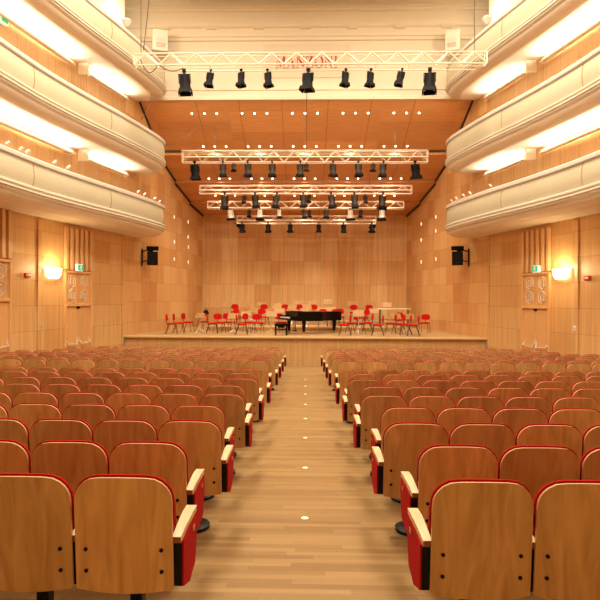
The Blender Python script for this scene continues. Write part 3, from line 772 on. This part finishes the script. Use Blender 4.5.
# ------------------------------------------------------------------ downlights in the stage ceiling
rows = [(26.15, 2.2, .545), (27.62, 2.08, .53), (29.75, 2.12, .525), (31.4, 2.08, .52)]
dl = None; rown = ['front', 'second', 'third', 'rear']
for ri, (Y, P, p) in enumerate(rows):
    h, ang = ceil_h(Y)
    k = 0
    for g in range(-2, 3):
        for s in (-1, 0, 1):
            k += 1
            if dl is None:
                e = empty('ceiling_downlight')
                bb = MB(); bb.lathe([(.07, -.012), (.07, .01)], n=12); bb.build('trim_ring', M['brass'], e)
                bb = MB(); bb.lathe([(.043, -.022), (.043, -.012)], n=12); bb.build('lens', M['down'], e)
                dl = snapshot(e)
            else: e = copy_tree(dl)
            e.location = (g*P+s*p, Y, H+h); e.rotation_euler = (ang, 0, 0)
            tag(e, 'small glowing downlight in the orange ceiling, %s from the left in the %s row' % (ORD[k], rown[ri]), 'downlight', 'downlights in the stage ceiling')
            if s == 0:
                l = bpy.data.lights.new('downlight_beam', 'SPOT'); l.energy = 360; l.color = (1, .83, .60); l.spot_size = math.radians(115); l.spot_blend = .8; l.shadow_soft_size = .25
                o = bpy.data.objects.new('downlight_beam', l); COL.objects.link(o); o.location = (g*P, Y, H+h-.1); o.rotation_euler = (math.radians(4), 0, 0)

# ------------------------------------------------------------------ auditorium seats
def build_seat(detail=True):
    e = empty('auditorium_seat')
    W = .265
    xs_ = [-W, -W*.985, -W*.95, -W*.89, -W*.80, -W*.66, -W*.48, -W*.25, 0, W*.25, W*.48, W*.66, W*.80, W*.89, W*.95, W*.985, W]
    r = .125
    def topf(zt, W_, r_):
        def f(x):
            ax = abs(x); d = max(0, ax-(W_-r_)); return zt-.012*(ax/W_)**2-(r_-math.sqrt(max(0, r_*r_-d*d)))
        return f
    def curve(x, z): return -.09*(z-.36)-.022*(1-(x/W)**2)
    b = MB(); b.sheet(xs_, topf(1.0, W, r), lambda x: .375-.018*(1-(x/W)**2), lambda x, z: curve(x, z), lambda x, z: curve(x, z)+.018, nz=6, mi=0, edge=1)
    bd = b.build('back_board', [M['seatwood'], M['plyedge_lit']], e, smooth=True)
    if detail:
        for sx_ in (-1, 1):
            for z in (.48, .60):
                x = sx_*.205
                b = MB(); b.cyl((x, curve(x, z)-.006, z), (x, curve(x, z)+.004, z), .011, n=10); b.build('screw', M['black'], bd)
    W2 = .272; xs2 = [x*W2/W for x in xs_]
    b = MB(); b.sheet(xs2, topf(1.011, W2, r+.006), lambda x: .42, lambda x, z: curve(x, z)+.019,
                      lambda x, z: curve(x, z)+.034+.06*max(0, 1-(abs(x)/W2)**4)*max(0, 1-((z-.70)/.26)**4), nz=7)
    b.v = [(x*(.235/W2 if z < .73 else 1), y, z) for x, y, z in b.v]
    b.build('back_cushion', M['red'], e, smooth=True)
    # folded-up seat
    b = MB(); xs3 = [x*.90 for x in xs_]
    b.sheet(xs3, topf(.86, W*.90, .07), lambda x: .40, lambda x, z: .10-.08*(z-.4), lambda x, z: .19-.10*(z-.4)+.03*max(0, 1-((z-.63)/.24)**4), nz=6)
    b.build('seat_cushion', M['red'], e, smooth=True)
    b = MB(); b.box((0, .26, .21), (.07, .10, .40), bev=.01); b.box((0, .22, .37), (.16, .22, .10), bev=.02)
    pd = b.build('pedestal', M['black'], e)
    b = MB(); b.lathe([(.125, 0), (.125, .02), (.10, .035), (.05, .045)], (0, .26, 0), n=18, sy=1.25); b.build('base_plate', M['black'], pd, smooth=True)
    return e
def add_arm(e, s, outer):
    """armrest at side s; outer side wears the red end panel"""
    x = s*(.284 if outer else .275)
    b = MB()
    P = [(-.02, .635), (-.02, .668), (.10, .682), (.30, .694), (.43, .688), (.45, .672), (.43, .654), (.2, .650)]
    wv = [.024, .024, .026, .031, .031, .025, .028, .026]
    n = len(P)
    vs = [(x-wv[i], P[i][0], P[i][1]) for i in range(n)]+[(x+wv[i]+0, P[i][0], P[i][1]) for i in range(n)]
    fs = [tuple(range(n)), tuple(range(2*n-1, n-1, -1))]+[(i, i+n, (i+1) % n+n, (i+1) % n) for i in range(n)]
    ms = [0, 0]+[1 if i == 0 else 0 for i in range(n)]
    b.add(vs, fs, ms); b.build('armrest', [M['armwood'], M['armend']], e)
    poly = [(.020, .385), (.005, .636), (.40, .650), (.42, .55), (.36, .37), (.20, .33)]
    b = MB(); b.prism(poly, 'x', x-.024, x+.024)
    sp = b.build('side_panel', M['black'], e)
    if outer:
        b = MB(); poly2 = [(.022, .385), (.012, .636), (.405, .648), (.425, .55), (.365, .37), (.20, .33)]
        a0, a1 = (x+.024, x+.034) if s > 0 else (x-.034, x-.024)
        b.prism(poly2, 'x', a0, a1); b.build('panel_cover', M['red'], sp)
        b = MB()
        if outer: b.box((x+s*.036, .30, .60), (.004, .05, .03)); b.build('row_number_plate', M['brass'], sp)
    return sp
protos = {}
def seat_proto(detail, aisle, side):
    k = (detail, aisle, side)
    if k in protos: return None
    e = build_seat(detail)
    # aisle seat: outer armrest on the aisle side; every seat carries the one on its far side
    if aisle: add_arm(e, -side, True)
    add_arm(e, side, False)
    protos[k] = snapshot(e)
    return e
ROWS = [3.24, 4.15, 5.07, 6.02, 7.0, 7.98, 8.98, 9.98, 10.95, 13.2, 14.25, 15.25, 16.25, 17.3, 18.4, 19.6, 20.85]
plan = []
for ri, Y in enumerate(ROWS):
    f = (Y-3.24)/17.6
    inner = (.704-.030*min(1, f*3)) if ri % 2 == 0 else (.816-.045*min(1, f*3))
    for side in (-1, 1):
        for k in range(40):
            X = inner+(.262 if side < 0 else .246)+k*.55
            lim = (304.5 if side < 0 else 296)/600*Y+.24
            if X > wall_x(Y)-.55 or X-.27 > lim: break
            plan.append((ri, side, k, X))
print('seats planned', len(plan))
indiv, rest = (plan, []) if len(plan) <= 330 else (plan[:300], plan[300:])
for ri, side, k, X in indiv:
    Y = ROWS[ri]
    detail = Y < 9.5; aisle = (k == 0)
    e = seat_proto(detail, aisle, side)
    if e is None: e = copy_tree(protos[(detail, aisle, side)])
    e.location = (side*X, Y, floor_z(Y))
    where = 'right on the aisle' if k == 0 else ORD[k+1]+' from the aisle'
    tag(e, 'wooden-backed red seat, %s, %s row from the camera, %s block' % (where, ORD[ri+1], 'left' if side < 0 else 'right'), 'seat', 'auditorium seats in rows')
if rest:
    b = MB()
    def addtree(snap, mt, mats):
        o, ch = snap
        if o.type == 'MESH':
            me = o.data
            base = len(b.v)
            b.v += [tuple(mt @ v.co) for v in me.vertices]
            for p in me.polygons:
                m = me.materials[p.material_index]
                if m not in mats: mats.append(m)
                b.f.append([base+i for i in p.vertices]); b.m.append(mats.index(m))
        for c in ch: addtree(c, mt, mats)
    mats = []
    for ri, side, k, X in rest:
        key = (False, k == 0, side)
        if key not in protos:
            raise Exception('missing proto')
        addtree(protos[key], Matrix.Translation((side*X, ROWS[ri], floor_z(ROWS[ri]))), mats)
    o = b.build('auditorium_seats', mats, smooth=False)
    tag(o, 'farthest wooden-backed red seats, the rows right before the stage', 'seats', None, 'stuff')

# small round lamps let into the aisle floor
for k, Y in enumerate((5.63, 7.6, 9.6, 11.55, 13.6, 15.6, 17.6, 19.6)):
    b = MB(); b.lathe([(.034, -.004), (.034, .004), (.022, .008)], n=14)
    o = b.build('aisle_floor_lamp', M['floorlamp'], loc=(px(304.9, 500, Y).x, Y, floor_z(Y)))
    tag(o, 'tiny round white lamp set in the aisle floor, %s from the camera' % ORD[k+1], 'floor lamp', 'lamps in the aisle floor')

# ------------------------------------------------------------------ the orchestra stage
RZ = [(28.6, .20), (31.2, .40)]
for k, (y0, z) in enumerate(RZ):
    e = empty('stage_riser', (0, y0, STAGE_Z), 0, ('low front' if k == 0 else 'higher rear')+' plywood riser across the back of the stage', 'riser')
    y1 = RZ[k+1][0] if k+1 < len(RZ) else 33.6
    hw = 4.7-.25*k
    b = MB(); b.box((0, (y1-y0)/2, z-.03), (2*hw, y1-y0, .06)); b.build('deck', M['riser'], e)
    b = MB(); b.box((0, .06, (z-.06)/2), (2*hw-.1, .03, z-.06)); b.build('skirt', M['stagefront'], e)
def stage_h(X, Y):
    z = 0
    for y0, r in RZ:
        if Y >= y0 and abs(X) < 4.6: z = r
    return STAGE_Z+z
def build_chair():
    e = empty('orchestra_chair')     # faces local -Y
    b = MB(); b.box((0, 0, .455), (.44, .42, .06), bev=.022); b.build('seat', M['redchair'], e)
    b = MB(); xs_ = [-.20, -.17, -.11, 0, .11, .17, .20]
    b.sheet(xs_, lambda x: .86-.09*(abs(x)/.2)**4, lambda x: .58+.07*(abs(x)/.2)**4, lambda x, z: .20+.10*(z-.5)-.02, lambda x, z: .20+.10*(z-.5)+.035, nz=4)
    b.build('backrest', M['redchair'], e, smooth=True)
    for sx_ in (-1, 1):
        b = MB(); b.tube([(sx_*.18, -.15, .43), (sx_*.22, -.24, 0)], .014, n=6); b.build('leg', M['legs'], e)
        b = MB(); b.tube([(sx_*.18, .13, .43), (sx_*.21, .28, 0)], .014, n=6); b.build('leg', M['legs'], e)
    b = MB(); b.tube([(0, .12, .42), (0, .23, .45), (0, .25, .66)], .018, n=6); b.box((0, 0, .42), (.36, .34, .02)); b.build('back_support', M['legs'], e)
    return e
CH = [  # pixel x, depth, facing angle in degrees (0 = faces the hall, 90 = faces right)
 (172, 26.0, 95), (179, 26.2, 95), (188, 27.4, 80), (203, 28.2, 60), (212.5, 26.4, 95), (219.5, 27.3, 30), (229.5, 27.6, 40), (242, 25.6, 100), (249.5, 27.6, 60), (258, 27.0, 20),
 (235, 32.0, 10), (240, 29.8, 60), (264, 32.0, 5), (263.5, 29.6, 30), (281, 27.9, 30), (286, 31.6, 15), (299.5, 31.8, 10), (314, 31.6, 5), (323, 29.1, 0), (335, 29.4, -10), (340, 30.2, 0),
 (345, 25.6, -100), (352.5, 27.2, -60), (354, 31.8, 0), (359.5, 27.0, -95), (363, 29.3, -60), (369.5, 31.9, 0), (367.5, 28.0, -90), (377.5, 25.5, -100), (390.5, 27.0, -90), (398.5, 26.6, -80), (400, 31.9, 0), (405.5, 26.4, -95), (413, 25.6, -95), (424.5, 28.2, -25)]
CH.sort(key=lambda c: c[0])
CH = [list(c) for c in CH]
for it in range(60):            # keep chairs clear of each other by shifting them in depth
    for i in range(len(CH)):
        for j in range(i):
            A, B = CH[i], CH[j]
            dx = (A[0]-B[0])/600*(A[1]+B[1])/2; dy = A[1]-B[1]
            if abs(dx) < .52 and abs(dy) < .60:
                s_ = 1 if dy >= 0 else -1
                A[1] += s_*.03; B[1] -= s_*.03
    for c in CH: c[1] = max(24.75, min(33.2, c[1]))
for c in CH:
    for ed in (28.6, 31.2):
        if abs(c[1]-ed) < .36: c[1] = ed+(.36 if c[1] > ed else -.36)
chp = None
for k, (x, Y, a) in enumerate(CH):
    if chp is None: e = build_chair(); chp = snapshot(e)
    else: e = copy_tree(chp)
    X = px(x, 330, Y).x
    e.location = (X, Y, stage_h(X, Y)); e.rotation_euler = (0, 0, math.radians(a))
    n = len(CH)
    fc = 'facing the hall' if abs(a) < 45 else ('turned to the right' if a > 0 else 'turned to the left')
    zz = 'on the rear riser' if Y > 31.2 else ('on the front riser' if Y > 28.6 else 'on the stage floor')
    i = k+1 if k < n/2 else n-k
    tag(e, 'red chair %s %s, %s stage chair from the %s' % (fc, zz, ORD[i], 'left' if k < n/2 else 'right'), 'chair', 'red orchestra chairs on the stage')
def build_stand():
    e = empty('music_stand')
    mt = Matrix.Translation((0, 0, 1.02)) @ Matrix.Rotation(math.radians(-20), 4, 'X')
    b = MB(); b.box((0, 0, .0), (.48, .012, .34), mat=mt); b.box((0, -.025, -.165), (.48, .06, .012), mat=mt); b.build('desk', M['desk'], e)
    b = MB(); b.tube([(0, 0, .30), (0, 0, 1.0)], .012, n=6); b.box((0, -.0, .98), (.05, .03, .08)); b.build('pole', M['chrome'], e)
    b = MB(); b.tube([(0, 0, .14), (0, 0, .5)], .018, n=6); b.build('sleeve', M['chrome'], e)
    for k in range(3):
        a = 2*PI*k/3+.4
        b = MB(); b.tube([(0, 0, .22), (.30*math.cos(a), .30*math.sin(a), .016)], .016, n=5); b.build('leg', M['chrome'], e)
    return e
ST = [(200, 317, 26.9), (226.5, 305, 31.8), (246.5, 305, 31.6), (253, 311, 29.4), (261.5, 304.5, 32.4), (271.5, 314, 26.9), (279.5, 312, 27.5), (277, 306, 31.0), (299, 303, 32.6), (292, 308, 29.6), (307, 307, 30.8), (312.5, 303.5, 32.3), (305, 311, 28.6),
      (322, 310.5, 28.9), (328, 302, 32.5), (331.5, 309.5, 29.2), (352, 304, 32.7), (358.5, 313.5, 27.8), (371, 303.5, 32.8), (374, 312, 28.9), (387, 305, 31.4), (233, 318, 26.4), (246, 314, 28.2), (396, 316.5, 27.6), (410, 317.5, 26.9)]
ST = [list(c) for c in sorted(ST)]; stp = None
def free_spot(c, Y, done):
    """is a stand at pixel column c[0], depth Y, clear of chairs, other stands, riser edges, the piano and the table"""
    if not 25.0 <= Y <= 33.1 or any(abs(Y-ed) < .33 for ed in (28.6, 31.2)): return False
    if 279 < c[0] < 346 and Y < 28.8: return False
    if 370 < c[0] < 414 and 28.6 < Y < 29.75: return False
    return not any(abs(c[0]-o[0])/600*Y < .52 and abs(Y-o[1]) < .58 for o in CH) and not any(abs(c[0]-o[0])/600*Y < .56 and abs(Y-o[2]) < .5 for o in done)
for i, c in enumerate(ST):
    for t in range(160):
        d = (t+1)//2*.05*(1 if t % 2 else -1)
        if free_spot(c, c[2]+d, ST[:i]): c[2] += d; break
for k, (x, yd, Y) in enumerate(ST):
    if stp is None: e = build_stand(); stp = snapshot(e)
    else: e = copy_tree(stp)
    q = px(x, yd, Y); zf = stage_h(q.x, Y); s = max(.75, min(1.35, (q.z-zf)/1.02))
    e.location = (q.x, Y, zf); e.scale = (1, 1, s); e.rotation_euler = (0, 0, random.uniform(-.5, .5)+(PI if False else 0))
    n = len(ST); i = k+1 if k < n/2 else n-k
    tag(e, 'music stand with a light wooden desk and chrome tripod, %s stand counted from the %s' % (ORD[i], 'left' if k < n/2 else 'right'), 'music stand', 'music stands on the stage')
# percussion table on the riser at the right
q = px(394, 309, 29.2)
e = empty('percussion_table', (q.x, 29.2, stage_h(q.x, 29.2)), 0, 'tall narrow table with a white top on the riser at the right', 'table')
hh = q.z-e.location.z
b = MB(); b.box((0, 0, hh), (1.55, .5, .04), bev=.01); b.build('table_top', M['white'], e)
for sx_ in (-.68, .68):
    for sy in (-.2, .2):
        b = MB(); b.cyl((sx_, sy, 0), (sx_, sy, hh-.02), .02, n=6); b.build('leg', M['legs'], e)
b = MB(); b.box((0, .0, .35), (1.36, .03, .03)); b.build('stretcher', M['legs'], e)
# dark bag on the back of a chair
q = px(206, 312.5, 28.25)
e = empty('black_bag', (q.x, 28.25, q.z-.13), 0, 'small rounded black bag perched among the chairs at stage left', 'bag')
b = MB(); b.lathe([(.08, 0), (.13, .05), (.14, .14), (.09, .22), (.03, .25)], n=12, sy=.7); b.build('body', M['lampblack'], e, smooth=True)
b = MB(); b.tube([(-.08, 0, .18), (-.04, 0, .30), (.04, 0, .30), (.08, 0, .18)], .012, n=6); b.build('strap', M['lampblack'], e)

# grand piano
PX, PY = px(297.5, 320, 25.9).x, 25.9
e = empty('grand_piano', (PX, PY, STAGE_Z), math.radians(22), 'black grand piano with closed lid standing at the middle of the stage', 'piano')
def outline(g=0.0):
    P = [(0-g, 0-g), (.95, 0-g), (1.20, .08-g), (1.50, .34-g), (1.85, .55-g), (2.20, .66-g), (2.45, .78-g), (2.58+g, 1.0), (2.54+g, 1.28), (2.35, 1.46+g), (1.9, 1.50+g), (0-g, 1.50+g)]
    return P
b = MB(); b.prism(outline(), 'z', .57, .95); case = b.build('case', M['piano'], e)
b = MB(); b.prism(outline(.02), 'z', .955, .985); b.build('lid', M['piano'], e)
b = MB(); b.box((-.17, .75, .65), (.36, 1.5, .08), bev=.01); b.box((-.16, .03, .74), (.34, .08, .14), bev=.01); b.box((-.16, 1.47, .74), (.34, .08, .14), bev=.01)
b.build('key_bed', M['piano'], e)
b = MB(); b.box((-.15, .75, .715), (.30, 1.34, .05)); kb = b.build('keyboard', M['key'], e)
b = MB()
for k in range(36):
    if k % 7 in (2, 6): continue
    b.box((-.08, .10+k*.0372, .748), (.13, .012, .016))
b.build('black_keys', M['piano'], kb)
b = MB(); b.box((.22, .75, .995), (.30, .80, .02)); b.build('music_desk', M['piano'], e)
for (x, y) in ((.36, .16), (.12, 1.36), (2.25, 1.12)):
    b = MB(); b.prism([(x-.08, .60), (x+.08, .60), (x+.045, .10), (x-.045, .10)], 'y', y-.05, y+.05)
    lg = b.build('leg', M['piano'], e)
    b = MB(); b.box((x, y, .075), (.10, .08, .07)); b.cyl((x, y-.03, .03), (x, y+.03, .03), .03, n=10); b.build('caster', M['brass'], lg)
b = MB(); b.box((.16, .66, .38), (.03, .03, .50)); b.box((.16, .84, .38), (.03, .03, .50)); b.box((.16, .75, .12), (.12, .26, .05)); ly = b.build('pedal_lyre', M['piano'], e)
for k in (-1, 0, 1):
    b = MB(); b.box((.06, .75+k*.07, .10), (.14, .03, .015)); b.build('pedal', M['brass'], ly)
q = px(281, 330, 25.3)
e = empty('piano_bench', (q.x, 25.35, STAGE_Z), math.radians(8), 'black piano bench with button-padded seat beside the piano keyboard', 'bench')
b = MB(); b.box((0, 0, .47), (.56, .36, .07), bev=.02)
b.build('seat', M['lampblack'], e)
b = MB(); b.box((0, 0, .41), (.52, .32, .06)); b.build('seat_frame', M['piano'], e)
for sx_ in (-.23, .23):
    for sy in (-.13, .13):
        b = MB(); b.box((sx_, sy, .19), (.045, .045, .38)); b.build('leg', M['piano'], e)
b = MB(); b.box((0, 0, .25), (.44, .03, .04)); b.box((0, -.13, .37), (.30, .02, .10)); b.build('stretcher', M['piano'], e)
